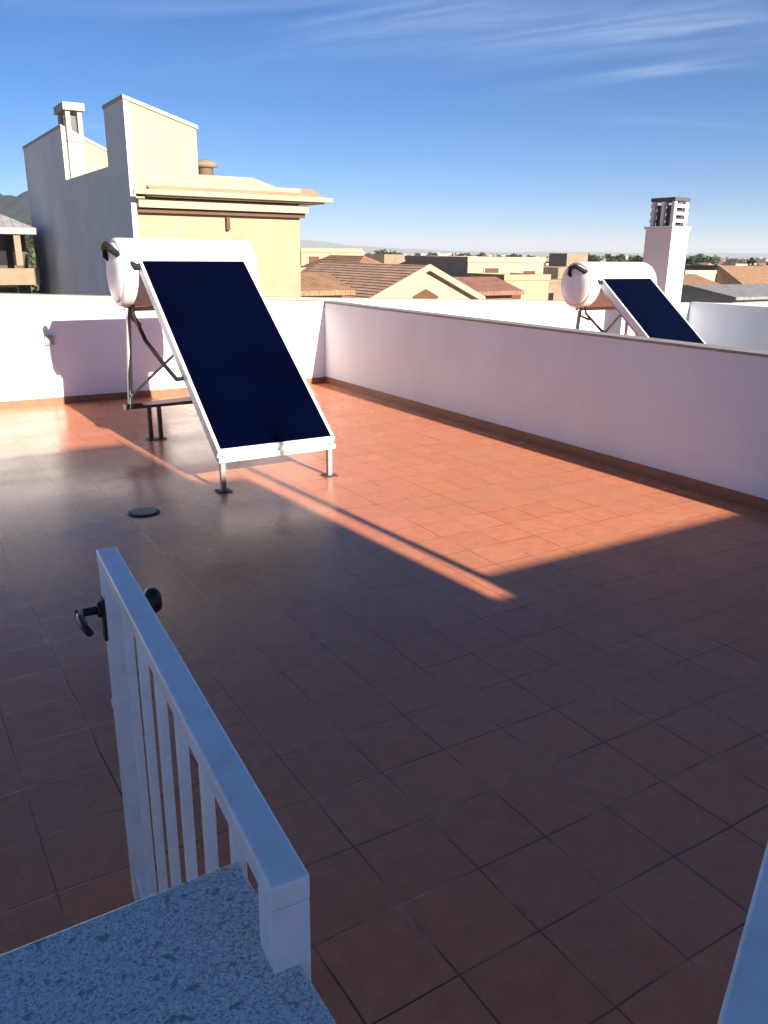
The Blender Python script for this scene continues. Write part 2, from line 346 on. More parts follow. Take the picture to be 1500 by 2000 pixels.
# back wall: a little higher towards the left
t = thing('parapet_wall', 'sunlit white back parapet behind the large solar heater, with beige coping', 'wall', (XL, YB, 0))
zl = lambda x: 1.04 + (XW - x) * 0.040
w = MB(); w.prism([(0, 0), (XW + .2 - XL, 0), (XW + .2 - XL, zl(XW + .2) - .065), (0, zl(XL) - .065)], 'y', 0, .2); w.build('wall', M['white'], t)
w = MB(); w.prism([(-.02, zl(XL) - .065), (XW + .2 - XL, zl(XW + .2) - .065), (XW + .2 - XL, zl(XW + .2)), (-.02, zl(XL))], 'y', -.012, .24); w.build('coping', M['coping'], t)
w = MB(); w.box(0, XW - XL - .012, -.012, .0, .0, .075); w.build('skirting', M['skirt'], t)
t = thing('parapet_wall', 'long shaded lilac-white wall on the right with dark skirting tiles', 'wall', (XW, -4, 0))
w = MB(); w.box(0, .16, 0, YB + 4, 0, 1.02); w.build('wall', M['white'], t)
w = MB(); w.box(-.012, .175, 0, YB + 4 - .014, 1.02, 1.04); w.build('coping', M['coping_grey'], t)
w = MB(); w.box(-.012, 0, 0, YB + 4 - .012, 0, .085); w.build('skirting', M['skirt'], t)
# neighbour's back wall and side wall
wa_, wb_ = at_y(505, 580, YN), at_y(1560, 594, YN)
t = thing('parapet_wall', 'sunlit white wall of the next terrace behind its half-hidden solar heater', 'wall', (wa_.x, YN, NZ))
za_, zb_, L_ = wa_.z - NZ, wb_.z - NZ, wb_.x - wa_.x
w = MB(); w.prism([(0, 0), (L_, 0), (L_, zb_ - .07), (0, za_ - .07)], 'y', 0, .2); w.build('wall', M['white'], t)
w = MB(); w.prism([(-.01, za_ - .07), (L_, zb_ - .07), (L_, zb_), (-.01, za_)], 'y', -.012, .23); w.build('coping', M['coping'], t)
pa = at_y(1352, 590, YN - .06)
t = thing('parapet_wall', 'pinkish shaded side wall at the far right beyond the white chimney', 'wall', (pa.x, -4, NZ))
w = MB(); w.prism([(0, 0), (YN + 3.98, 0), (YN + 3.98, pa.z - NZ - .05), (0, pa.z - NZ - .05)], 'x', 0, .18); w.build('wall', M['white'], t)
w = MB(); w.box(-.01, .19, 0, YN + 3.975, pa.z - NZ - .05, pa.z - NZ); w.build('coping', M['white'], t)

# stairwell house behind the viewer; its shadow covers the near terrace
YF = -4.0
t = thing('stairwell_house', 'white stairwell block behind the viewer that shades the near floor', 'building', (0, YF, 0))
k = math.tan(SUN_EL); drift = math.tan(SUN_AZ - R(90))
def roofh(a, yp): return (a - yp) / math.cos(SUN_AZ - R(90)) * k
h3, h2 = roofh(7.19, YF), roofh(5.62, YF)
P = at_z(980, 1165, 0); xr = P.x + drift * (P.y - YF) - .05
P3 = at_z(325, 960, 0); x3 = P3.x + drift * (P3.y - YF) + .28
MB().box(-1.5, x3, -2.3, 0, 0, h3).build('wall', M['white'], t)
MB().box(x3, xr, -1.9, 0, 0, h2).build('wall', M['white'], t)
t = thing('side_wall', 'white terrace wall behind the viewer, beside the stairwell block', 'wall', (0, -2.2, 0))
C1 = at_z(930, 1125, 0); xc = C1.x + drift * (C1.y + 2.2)
h1 = roofh(3.14, -2.2); hn = roofh(P.y, -2.2)
MB().box(xr - .3, xc, -.2, 0, 0, hn).build('wall', M['white'], t)
MB().box(xc, 8.5, -.2, 0, 0, h1).build('wall', M['white'], t)
tag(MB().tube([(xc + .03, -2.3, h1), (xc + .03, -2.3, h1 + 1.25)], .03).build('antenna_mast', M['galv']), 'thin mast behind the viewer, casting a line of shadow on the tiles', 'mast')

# ------------------------------------------------------------------ granite coping, gates
ZS = 0.88
t = thing('stair_wall', 'low stair wall topped by a blue-grey speckled granite slab', 'wall', (0, 0, 0))
MB().box(-3.0, .278, -1.5, .815, 0, ZS - .03).build('wall', M['white'], t)
MB().box(-3.0, .304, -1.53, .843, ZS - .03, ZS, bev=.004).build('coping_slab', M['granite'], t)

def gate(name, label, hinge, heading, length, ztop, n, handle=True, width=.046, flip=1):
    """local +x runs from the hinge to the free end, local +y is the right side seen from the hinge's left"""
    t = thing(name, label, 'gate', (hinge[0], hinge[1], 0), heading)
    rw = width / 2; H = .034
    MB().box(0, length, -rw, rw, ztop - H, ztop, bev=.004).build('top_rail', M['rail'], t)
    MB().box(.05, length - .055, -.016, .016, .10, .135, bev=.003).build('bottom_rail', M['rail'], t)
    MB().box(.002, .05, -rw + .0005, rw - .0005, .03, ztop - H - .001, bev=.002).build('post', M['rail'], t)
    MB().box(length - .055, length - .002, -rw + .002, rw - .002, .03, ztop - H - .001, bev=.003).build('post', M['rail'], t)
    g0, g1 = .05, length - .055
    for i in range(n):
        x = g0 + (g1 - g0) * (i + 1) / (n + 1)
        MB().box(x - .009, x + .009, -.009, .009, .135, ztop - H - .001, bev=.002).build('baluster', M['rail'], t)
    MB().box(length - .054, length - .003, -rw - .001, rw + .001, .60, .615).build('rail_bracket', M['rail'], t)
    for z in (.18, .66):
        MB().tube([(-.008, 0, z), (-.008, 0, z + .09)], .011).build('hinge', M['rail'], t)
    if handle:
        xh, zh = length - .034, ztop - .135
        for s in (1, -1):
            hd = MB(); hd.box(xh - .016, xh + .016, s * rw - (0 if s > 0 else .006), s * rw + (.006 if s > 0 else 0), zh - .075, zh + .028, bev=.002)
            p = hd.build('handle_plate', M['black'], t)
            lv = MB(); lv.tube([(xh, s * rw, zh), (xh, s * (rw + .062), zh)], .010)
            if s > 0: lv.tube([(xh, s * (rw + .050), zh + .001), (xh - .035, s * (rw + .055), zh), (xh - .075, s * (rw + .053), zh - .002), (xh - .105, s * (rw + .046), zh - .006)], .0105, r2=.008)
            lv.lathe([(0, .019), (.008, .018), (.010, .012)], 'y', (xh, s * rw + (.006 if s > 0 else -.016), zh), 20)
            if s < 0: lv.lathe([(-.022, .012), (-.019, .024), (-.008, .031), (.004, .031), (.014, .022), (.020, .012)], 'y', (xh, -rw - .062, zh), 24)
            lv.build('handle', M['black'], t)
        MB().box(length - .0018, length + .006, -.010, .010, zh - .07, zh + .03).build('latch', M['galv'], t)
    return t
p0 = (at_z(602, 1712, 1.0) + at_z(535, 1732, 1.0)) / 2; p1 = (at_z(232, 1068, 1.0) + at_z(182, 1070, 1.0)) / 2
dv = p1 - p0
gate('metal_gate', 'white metal gate standing open beside the granite slab, with black lever handle', (p0.x, p0.y), math.atan2(dv.y, dv.x), dv.length, 1.0, 6)
q0 = at_z(1400, 2000, 1.0); q1 = at_z(1500, 1640, 1.0); dv = (q1 - q0).normalized()
nrm = Vector((dv.y, -dv.x, 0)); q = q0 + nrm * .029 - dv * .12
gate('metal_gate', 'white metal gate leaf cut off at the bottom right corner of the photo', (q.x, q.y), math.atan2(dv.y, dv.x), 1.0, 1.0, 7, handle=False, width=.058)

# ------------------------------------------------------------------ solar water heaters
def heater(label, loc, rz, W, L, tilt, z0, tank_r, tank_x0, tank_x1, tank_off, rear_z=.32, small=False):
    t = thing('solar_water_heater', label, 'solar heater', loc, rz)
    c, s_ = math.cos(tilt), math.sin(tilt); TH = .085
    def pt(x, b, n=0.0): return Vector((x, b * c - n * s_, z0 + b * s_ + n * c))
    def slab(x0, x1, b0, b1, n0, n1):
        mb = MB(); vs = [mb.bm.verts.new(pt(x, b, n)) for x in (x0, x1) for b in (b0, b1) for n in (n0, n1)]
        idx = [(0, 1, 3, 2), (4, 6, 7, 5), (0, 4, 5, 1), (2, 3, 7, 6), (0, 2, 6, 4), (1, 5, 7, 3)]
        fs = [mb.bm.faces.new([vs[i] for i in q]) for q in idx]; bmesh.ops.recalc_face_normals(mb.bm, faces=fs)
        return mb
    col = slab(0, W, 0, L, -TH, -.008).build('collector', M['alu'], t)
    e = .022
    fr = slab(-.002, e, -.002, L + .002, -TH + .002, .0)
    for a in ((W - e, W + .002, -.002, L + .002), (e, W - e, -.002, e), (e, W - e, L - e, L + .002)):
        x = slab(a[0], a[1], a[2], a[3], -TH + .002, .0); me = bpy.data.meshes.new('x'); x.bm.to_mesh(me); fr.bm.from_mesh(me); x.bm.free(); bpy.data.meshes.remove(me)
    fr.build('frame', M['enamel'], col)
    slab(e, W - e, e, L - e, -.0079, -.003).build('glass_panel', M['pv'], col)
    # tank
    ty = L * c + tank_off[0]; tz = z0 + L * s_ + tank_off[1]; r = tank_r
    tk = MB().lathe([(0, r * .90), (.012, r * .985), (.03, r), (tank_x1 - tank_x0 - .03, r), (tank_x1 - tank_x0 - .012, r * .985), (tank_x1 - tank_x0, r * .90)], 'x', (tank_x0, ty, tz), 64).build('tank', M['enamel'], t)
    MB().lathe([(-.035, r * .30), (-.030, r * .55), (-.016, r * .80), (0.002, r * .885)], 'x', (tank_x0, ty, tz), 48).build('end_cap', M['enamel'], tk)
    MB().lathe([(0.002, r * .885), (-.016 + .03, r * .80), (.030, r * .5)], 'x', (tank_x1 - .002, ty, tz), 48).build('end_cap', M['enamel'], tk)
    # pipes: hot outlet looping from the collector's top corner over to the tank end
    pr = .028 if not small else .022
    a0 = pt(-.03, L - .05, -.04)
    MB().tube([pt(.05, L - .05, -.04), a0, Vector((-.08, ty - r * .75, tz + r * .35)), Vector((tank_x0 - .045, ty - r * .45, tz + r * .66)),
               Vector((tank_x0 - .06, ty - r * .10, tz + r * .80)), Vector((tank_x0 - .055, ty + r * .22, tz + r * .72)), Vector((tank_x0 - .045, ty + r * .30, tz + r * .48)), Vector((tank_x0 - .01, ty + r * .22, tz + r * .36))], pr, 12).build('hot_pipe', M['rubber'], t)
    a1 = pt(-.02, .18, -.05)
    MB().tube([Vector((tank_x0 + .10, ty - r * .35, tz - r * .85)), Vector((tank_x0 + .09, ty - r * .45, tz - r * 1.2)), Vector((-.02, ty - r * 1.3, tz - r * 1.9)), pt(-.04, L * .52, -.22), pt(-.035, L * .40, -.12), pt(.04, L * .37, -.05)], pr * .6, 12).build('cold_pipe', M['rubber'], t)
    MB().tube([Vector((tank_x0 + .10, ty - r * .1, tz - r * .9)), Vector((tank_x0 + .10, ty - r * .1, tz - r * 1.35)), Vector((tank_x0 + .13, ty - r * .6, tz - r * 1.5))], .016, 10).build('safety_valve', M['copper'], t)
    # frame
    rl = M['galv']; zr = rear_z
    for x, nm in ((.035, 0), (W - .035, 1)):
        ft = MB(); ft.beam((x, .03, 0.006), (x, .03, z0 - .045), .035, .035); lg = ft.build('leg', rl, t)
        MB().box(x - .05, x + .05, -.02, .08, 0, .008).build('foot_plate', M['steel_dark'], lg)
        MB().beam(pt(x, .02, -TH - .018), pt(x, L - .02, -TH - .018), .035, .035, up=(1, 0, 0)).build('side_rail', rl, t)
    MB().beam((0.0, .015, z0 - .063), (W, .015, z0 - .063), .04, .036).build('front_rail', M['enamel'], t)
    yr = ty + .02
    MB().beam((-.16, yr, zr), (W + .10, yr, zr), .05, .045).build('rear_beam', M['steel_dark'], t)
    for x in (-.09, W - .02):
        MB().beam((x, yr + .0, zr + .022), (x + (.05 if x < 0 else -.05), yr - .02, tz - r * .72), .036, .036).build('rear_post', rl, t)
    for x in (.07, .16, W - .05):
        lg = MB().beam((x, yr, .006), (x, yr, zr - .022), .034, .034).build('leg', M['steel_dark'], t)
        MB().box(x - .04, x + .04, yr - .05, yr + .05, 0, .008).build('foot_plate', M['steel_dark'], lg)
    MB().beam((.02, yr - .045, zr + .02), pt(.055, L * .30, -TH - .03), .03, .03).build('brace', rl, t)
    MB().beam((-.09, yr - .045, zr + .1), (W - .06, yr - .045, tz - r * .9), .025, .02).build('brace', rl, t)
    for x in (tank_x0 + .28, tank_x1 - .28):
        MB().beam((x, yr - .02, tz - r - .012), pt(min(max(x, .04), W - .04), L - .03, -TH - .035), .035, .03).build('tank_bracket', rl, t)
    MB().beam((tank_x0 + .05, yr - .02, tz - r - .02), (tank_x1 - .05, yr - .02, tz - r - .02), .05, .035).build('tank_cradle', rl, t)
    return t
def pv_material():
    Mt = bpy.data.materials.new('dark_blue_collector_glass'); Mt.use_nodes = True; t = Mt.node_tree; p = t.nodes['Principled BSDF']; L = t.links.new
    co = N(t, 'ShaderNodeTexCoord').outputs['Object']
    n = N(t, 'ShaderNodeTexNoise'); n.inputs['Scale'].default_value = 2.5; L(co, n.inputs['Vector'])
    a = n.outputs[0]
    r = N(t, 'ShaderNodeValToRGB'); L(a, r.inputs[0]); e = r.color_ramp.elements
    e[0].position = .2; e[0].color = (.0003, .0005, .006, 1); e[1].position = .8; e[1].color = (.0006, .0012, .011, 1)
    L(r.outputs[0], p.inputs['Base Color']); p.inputs['Roughness'].default_value = .10; p.inputs['Specular IOR Level'].default_value = .2
    return Mt
M['pv'] = pv_material()
heater('large solar water heater on the tiled terrace, dark blue panel under a white tank', (1.933, 5.30, 0), 0, .93, 2.07, R(38), .30, .28, -.13, 1.06, (.27, -.115))
heater('solar water heater on the next terrace, half hidden by the long wall', (8.0, 6.02, NZ), 0, .93, 2.07, R(38), .30, .29, -.16, 1.06, (.27, -.10))

# floor drain and wall tap
dp = at_z(281, 1001, 0)
d = thing('floor_drain', 'small dark round drain in the shaded floor left of the heater leg', 'drain', (dp.x, dp.y, 0.001))
MB().lathe([(0, .105), (.006, .103), (.007, .085)], 'z', (0, 0, 0), 32).build('rim', M['steel_dark'], d)
gr = MB()
for i in range(-3, 4):
    hw = math.sqrt(max(.083 ** 2 - (i * .022) ** 2, 0)); gr.box(-hw, hw, i * .022 - .006, i * .022 + .006, .0072, .0105)
gr.build('grate', M['galv'], d)
sp = at_y(96, 664, YB - .02)
d = thing('wall_socket', 'small grey outdoor socket box low on the sunlit white back wall', 'socket', (sp.x, YB, sp.z))
MB().box(-.045, .045, -.05, 0, -.05, .05, bev=.006).build('box', M['pvc'], d)
MB().box(-.036, .036, -.058, -.05, -.03, .035, bev=.002).build('lid', M['pvc'], d)
MB().tube([(0, -.02, -.05), (0, -.02, -sp.z + .08)], .008).build('conduit', M['white'], d)

# ------------------------------------------------------------------ chimney on the next terrace
cx = at_y(1313, 447, 10.72)
t = thing('white_chimney', 'tall white chimney with slatted cowl on the next terrace', 'chimney', (cx.x, 10.72, -.4), 0)
w_, d_ = at_y(1346, 447, 10.72).x - cx.x, .62
hb = cx.z + .4
MB().box(0, w_, 0, d_, 0, hb).build('stack', M['chimney'], t)
MB().box(-.03, w_ + .03, -.03, d_ + .03, hb, hb + .05, bev=.008).build('ledge', M['chimney'], t)
zt = hb + .05; I = .045                        # the cowl is set in a little from the stack
for (x, y) in ((I, I), (w_ - .07 - I, I), (I, d_ - .07 - I), (w_ - .07 - I, d_ - .07 - I), (I, d_ / 2 - .035), (w_ - .07 - I, d_ / 2 - .035)):
    MB().box(x, x + .07, y, y + .07, zt, zt + .44).build('pillar', M['chimney'], t)
for i in range(3):
    z = zt + .07 + i * .13
    s_ = MB(); s_.box(I - .012, w_ - I + .012, I - .014, I + .055, z, z + .055); s_.box(I - .012, w_ - I + .012, d_ - I - .055, d_ - I + .014, z, z + .055)
    s_.box(w_ - I - .045, w_ - I + .0135, I + .056, d_ - I - .056, z + .002, z + .057)
    s_.build('louvre', M['chimney'], t)
MB().box(.12, w_ - .12, .12, d_ - .12, zt, zt + .38).build('flue', M['steel_dark'], t)
MB().box(I - .02, w_ - I + .02, I - .02, d_ - I + .02, zt + .44, zt + .51, bev=.008).build('cap', M['cap'], t)

# ------------------------------------------------------------------ cream building on the left
D0 = 22.0
c0 = at_d(268, 440, D0)
X0, Y0 = c0.x, c0.y
bl = thing('cream_building', 'cream villa with grey shaded side wall, stepped roof towers and wide brown-shadowed eaves', 'building', (X0, Y0, GZ))
def fx(px, py):  # on the lit front plane (y = Y0): local x,z
    p = at_y(px, py, Y0); return p.x - X0, p.z - GZ
def fy(px, py):  # on the shaded side plane (x = X0): local y,z
    p = at_x(px, py, X0); return p.y - Y0, p.z - GZ
wr = fx(585, 430)[0]; ztop = fx(268, 375)[1]
depth = fy(58, 400)[0]
zn = fy(225, 325)[1]                                      # notch level = flat roof parapet
MB().box(0.0, wr, 0.0, depth, 0, ztop - .1).build('wall', M['cream'], bl)
# shaded party wall skin
y1 = fy(52, 285)[0]; ya, za = fy(137, 345); yb, zb = fy(218, 195); z2 = fy(130, 250)[1]; zt0 = fy(245, 183)[1]
yb2 = fy(222, 330)[0]
MB().box(-.14, -.002, -.0995, y1, 0, zn).build('side_wall', M['party'], bl)
# tower one (near), its front is the lit face with sloping top
def tower(xa, xb, yfront, yback, zbase, zA, zB):
    sk = MB(); sk.prism([(xa + .002, zbase), (xb, zbase), (xb, zB), (xa + .002, zA)], 'y', yfront, yback); sk.build('tower_wall', M['cream_pale'], bl)
    s2 = MB(); s2.prism([(xa - .14, max(zbase, zn + .001)), (xa, max(zbase, zn + .001)), (xa, zA + .0), (xa - .14, zA + .025)], 'y', yfront - .001, yback); s2.build('tower_side', M['party'], bl)
    cp = MB(); cp.prism([(xa - .16, zA + .03), (xb + .04, zB + .001), (xb + .04, zB + .09), (xa - .16, zA + .12)], 'y', yfront - .04, yback + .03); cp.build('coping', M['offwhite'], bl)
zp1 = fx(268, 352)[1]
xB, zB = fx(380, 245); xA, zA = fx(250, 197)
tower(0, xB, -.0985, yb2, zp1 - .3, zA, zB - .1)
# tower two (far)
x2, zz2 = at_y(218, 305, Y0 + ya).x - X0, at_y(218, 300, Y0 + ya).z - GZ
tower(0, x2 + 1.5, ya, y1, zn, z2, z2 - (z2 - zz2) * (x2 + 1.5) / max(x2, .5))
MB().box(.0, .45, ya - .18, ya - .002, zn, z2 - .35).build('pilaster', M['offwhite'], bl)
# small chimney on tower two
ch0 = at_x(94, 250, X0 - .1); cyl = ch0.y - Y0
cwy = (at_x(128, 250, X0 - .1).y - Y0); lo, hi = min(cyl, cwy), max(cyl, cwy)
zct = at_x(130, 196, X0).z - GZ
ck = MB(); ck.box(0.0, .5, lo + .3, lo + 1.5, z2 - .4, zct - .9); st = ck.build('chimney', M['offwhite'], bl)
for (x, y) in ((0, 0), (.36, 0), (0, 1.0), (.36, 1.0)): MB().box(x, x + .14, lo + .3 + y, lo + .5 + y, zct - .9, zct - .22).build('chimney_pillar', M['offwhite'], st)
MB().box(.15, .35, lo + .52, lo + 1.28, zct - .9, zct - .30).build('flue', M['black'], st)
MB().box(-.08, .58, lo + .2, lo + 1.6, zct - .22, zct).build('chimney_cap', M['offwhite'], st)
# roof parapet band, eave slab, moulding on the lit side
zp1 = fx(268, 352)[1]; ze = fx(278, 382)[1]; zm = fx(283, 404)[1]
ov = 1.05
MB().box(-.12, wr + .0, -.0975, .45, ze + .12, zp1).build('parapet', M['cream_pale'], bl)
ea = MB(); ea.prism([(-.5, ze - .04), (-.5, ze + .12), (.30, ze + .40), (.30, ze - .04)], 'x', .28, wr + .55); ea.build('eave', M['cream'], bl)
MB().box(-.2, wr + .75, -.62, -.50, ze + .0, ze + .13, bev=.02).build('gutter', M['cream_pale'], bl)
MB().box(.001, wr + .14, -.30, .2, zm - .02, zm + .18).build('cornice', M['cream_pale'], bl)
MB().box(.001, wr + .10, -.16, .2, zm - .14, zm - .021).build('cornice', M['brown_wood'], bl)  # dark brown strip painting in the shade under the moulding
# hipped roof above the eave, nearly flat
rf = MB(); rf.prism([(.0, ze + .12), (wr + .5, ze + .12), (wr - 1.2, ze + .62), (.2, ze + .62)], 'y', .46, depth - 1.0); rf.build('roof', M['cream_pale'], bl)
vx, vz = fx(432, 338)
v = MB(); v.lathe([(0, .22), (.28, .22), (.3, .36), (.38, .34), (.5, .05)], 'z', (vx, 1.2, ze + .60), 20); v.build('roof_vent', M['stone'], bl)
lx, lz = fx(443, 428)
MB().box(lx - .05, lx + .05, -.12, .0, lz - .28, lz + .05).build('wall_lamp', M['brown_wood'], bl)
MB().box(lx - .012, lx + .012, -.02, .0, lz - 1.6, lz - .28).build('cable', M['coping'], bl)

# ------------------------------------------------------------------ houses
def opening(t, x0, x1, z0, z1, side='front', yy=0.0, xx=0.0, shutter=False):
    fr = MB()
    if side == 'front':
        fr.box(x0 - .08, x1 + .08, yy - .05, yy - .0, z0 - .08, z1 + .08); w = fr.build('window', M['offwhite'], t)
        MB().box(x0, x1, yy - .058, yy - .0505, z0, z1).build('shutter' if shutter else 'pane', M['brown_wood'] if shutter else M['opening'], w)
    else:
        fr.box(xx - .05, xx, x0 - .08, x1 + .08, z0 - .08, z1 + .08); w = fr.build('window', M['offwhite'], t)
        MB().box(xx - .058, xx - .0505, x0, x1, z0, z1).build('pane', M['opening'], w)
def house(label, px0, px1, pytop, D, dep, wall, roof='flat', rmat='roof_tile', rh=1.2, wins=(), cat='house', group=None, rz=0.0, name='house', zbase=None):
    """front face runs along +x from photo column px0 to px1; its top edge is at photo row pytop at px0"""
    a = at_d(px0, pytop, D); zb = GZ if zbase is None else zbase
    t = thing(name, label, cat, (a.x, a.y, zb), rz, group)
    # width so that the front's far end meets column px1
    d = ray(px1, pytop); A2 = Vector((a.x, a.y)); u = Vector((math.cos(rz), math.sin(rz))); dd = Vector((d.x, d.y))
    den = u.x * dd.y - u.y * dd.x
    W = (-(A2.x * dd.y - A2.y * dd.x)) / den
    W = abs(W); H = a.z - zb
    MB().box(0, W, 0, dep, 0, H).build('wall', M[wall], t)
    if roof == 'flat':
        r_ = MB(); r_.box(-.06, W + .06, -.06, .2, H, H + .28); r_.box(-.06, W + .06, dep - .2, dep + .06, H, H + .28); r_.box(-.06, .2, .2, dep - .2, H, H + .28); r_.box(W - .2, W + .06, .2, dep - .2, H, H + .28)
        r_.box(.2, W - .2, .2, dep - .2, H, H + .05)
        r_.build('parapet', M[wall], t)
    elif roof == 'gable_front':      # ridge runs away from the viewer, the gable is the front
        MB().prism([(0, H), (W, H), (W / 2, H + rh)], 'y', 0, dep).build('gable', M[wall], t)
        r_ = MB(); o = .35; k_ = rh / (W / 2)
        r_.prism([(-o, H - o * k_), (W / 2, H + rh), (W / 2, H + rh + .16), (-o, H - o * k_ + .16)], 'y', -.15, dep + .3)
        r_.prism([(W / 2, H + rh), (W + o, H - o * k_), (W + o, H - o * k_ + .16), (W / 2, H + rh + .16)], 'y', -.15, dep + .3)
        rk = MB(); rk.prism([(-o - .02, H - o * k_ - .02), (W / 2, H + rh - .02), (W + o + .02, H - o * k_ - .02), (W + o + .02, H - o * k_ + .20), (W / 2, H + rh + .20), (-o - .02, H - o * k_ + .20)], 'y', -.27, -.151); rk.build('rake_edge', M[wall], t)
        r_.build('roof', M[rmat], t)
    elif roof == 'gable_side':       # slope faces the viewer
        r_ = MB(); r_.prism([(-.4, H - .1), (dep / 2, H + rh), (dep + .4, H - .1), (dep + .4, H + .06), (dep / 2, H + rh + .16), (-.4, H + .06)], 'x', -.3, W + .3)
        r_.build('roof', M[rmat], t)
        MB().prism([(0, H), (dep / 2, H + rh), (dep, H)], 'x', .01, W - .01).build('gable', M[wall], t)
    elif roof == 'hip':
        r_ = MB(); o = .4; v = [r_.bm.verts.new(p) for p in ((-o, -o, H), (W + o, -o, H), (W + o, dep + o, H), (-o, dep + o, H))]
        i = min(W, dep) / 2
        if W >= dep: rg = [r_.bm.verts.new((i, dep / 2, H + rh)), r_.bm.verts.new((W - i, dep / 2, H + rh))]; F = [(v[0], v[1], rg[1], rg[0]), (v[1], v[2], rg[1]), (v[2], v[3], rg[0], rg[1]), (v[3], v[0], rg[0])]
        else: rg = [r_.bm.verts.new((W / 2, i, H + rh)), r_.bm.verts.new((W / 2, dep - i, H + rh))]; F = [(v[0], v[1], rg[0]), (v[1], v[2], rg[1], rg[0]), (v[2], v[3], rg[1]), (v[3], v[0], rg[0], rg[1])]
        fs = [r_.bm.faces.new(q) for q in F] + [r_.bm.faces.new(v[::-1])]
        r_.build('roof', M[rmat], t)
    for w in wins:                    # (fraction along, width m, bottom below top, height, shutter)
        fxx, ww, zb_, hh, sh = w
        opening(t, fxx * W - ww / 2, fxx * W + ww / 2, H - zb_, H - zb_ + hh, shutter=sh)
    t['W'] = W; del t['W']
    return t, W, H, a

# far left: house with a columned porch
t, W, H, a = house('shaded house with a dark columned porch at the left edge', -150, 46, 442, 30, 7, 'dark_wall', 'hip', 'roof_grey', 1.0)
MB().box(-.2, W + .15, -1.6, 0, H - .22, H - .0).build('porch_roof', M['grey_wall'], t)
for i in range(6):
    x = W - .5 - i * 1.15
    MB().box(x - .11, x + .11, -1.5, -1.3, H - 1.28, H - .22).build('column', M['stone'], t)
MB().box(.1, W - .3, -.06, 0, H - 1.28, H - .3).build('doorway', M['opening'], t)
MB().box(-.2, W + .1, -1.62, -1.45, H - 1.95, H - 1.38).build('balcony_wall', M['stone'], t)
MB().box(-.2, W + .1, -1.44, 0, H - 1.95, H - 1.75).build('balcony_floor', M['offwhite'], t)
opening(t, W - 1.9, W - .5, H - 3.2, H - 2.1)
opening(t, W - 4.2, W - 2.8, H - 3.2, H - 2.1)

# middle ground, left to right
house('peach flat-roofed house with a brown door just right of the cream villa', 588, 706, 492, 62, 7, 'peach', 'flat', wins=((.20, .9, 1.75, 1.45, True), (.62, .9, 1.5, .9, False)))
t, W, H, a = house('low cream annex with a dark ledge beside the cream villa', 575, 668, 533, 46, 5, 'cream_pale', 'flat', wins=((.35, .8, 1.2, .8, True),))
house('long brown tiled roof just above the back wall by the cream villa', 505, 668, 572, 27, 3.2, 'cream', 'gable_side', 'roof_tile', .42)
t, W, H, a = house('house with a broad weathered clay tile roof left of the cream gable', 672, 850, 566, 40, 9, 'stone', 'hip', 'roof_tile', 1.55)
t, W, H, a = house('cream gabled house with a small dark attic window above the back wall', 728, 925, 586, 30, 8, 'cream_pale', 'gable_front', 'roof_mottled', 1.05)
w = MB(); w.prism([(W / 2 - .55, H - .2), (W / 2 + .55, H - .2), (W / 2 + .55, H + .1), (W / 2, H + .36), (W / 2 - .55, H + .1)], 'y', -.06, -.001); w.build('window', M['brown_wood'], t)
house('grey slate-roofed house behind the cream gable', 868, 935, 530, 55, 6, 'grey_wall', 'gable_side', 'roof_grey', .7)
house('dark red tiled low roof right of the cream gable', 898, 1000, 572, 33, 3, 'pink', 'gable_side', 'roof_red', .4)
house('long pale peach house with dark shuttered door, left of the far solar heater', 914, 1062, 512, 45, 6, 'cream_pale', 'flat', wins=((.30, .95, 2.2, 1.9, True), (.80, .9, 1.0, .55, True)))
house('ochre lower wing in front of the long pale peach house', 985, 1072, 548, 41, 3, 'cream', 'flat', wins=((.25, .7, .9, .5, True),))
# right side
house('reddish two-storey house between the chimney and the right edge', 1402, 1436, 525, 75, 5, 'pink', 'flat', wins=((.3, .8, 1.4, .9, False), (.72, .8, 1.4, .9, False)))
house('grey-roofed house at the right edge above the side wall', 1432, 1600, 582, 48, 6, 'grey_wall', 'gable_side', 'roof_grey', .45)
house('sandy house with brown roof low beside the white chimney', 1352, 1412, 566, 52, 5, 'peach', 'gable_side', 'roof_tile', .7, wins=((.5, .9, 1.2, .8, False),))
house('pale house with a dark window just right of the white chimney', 1338, 1400, 535, 70, 6, 'offwhite', 'flat', wins=((.25, 1.2, 1.6, 1.1, False), (.7, 1.0, 1.6, 1.0, False)))

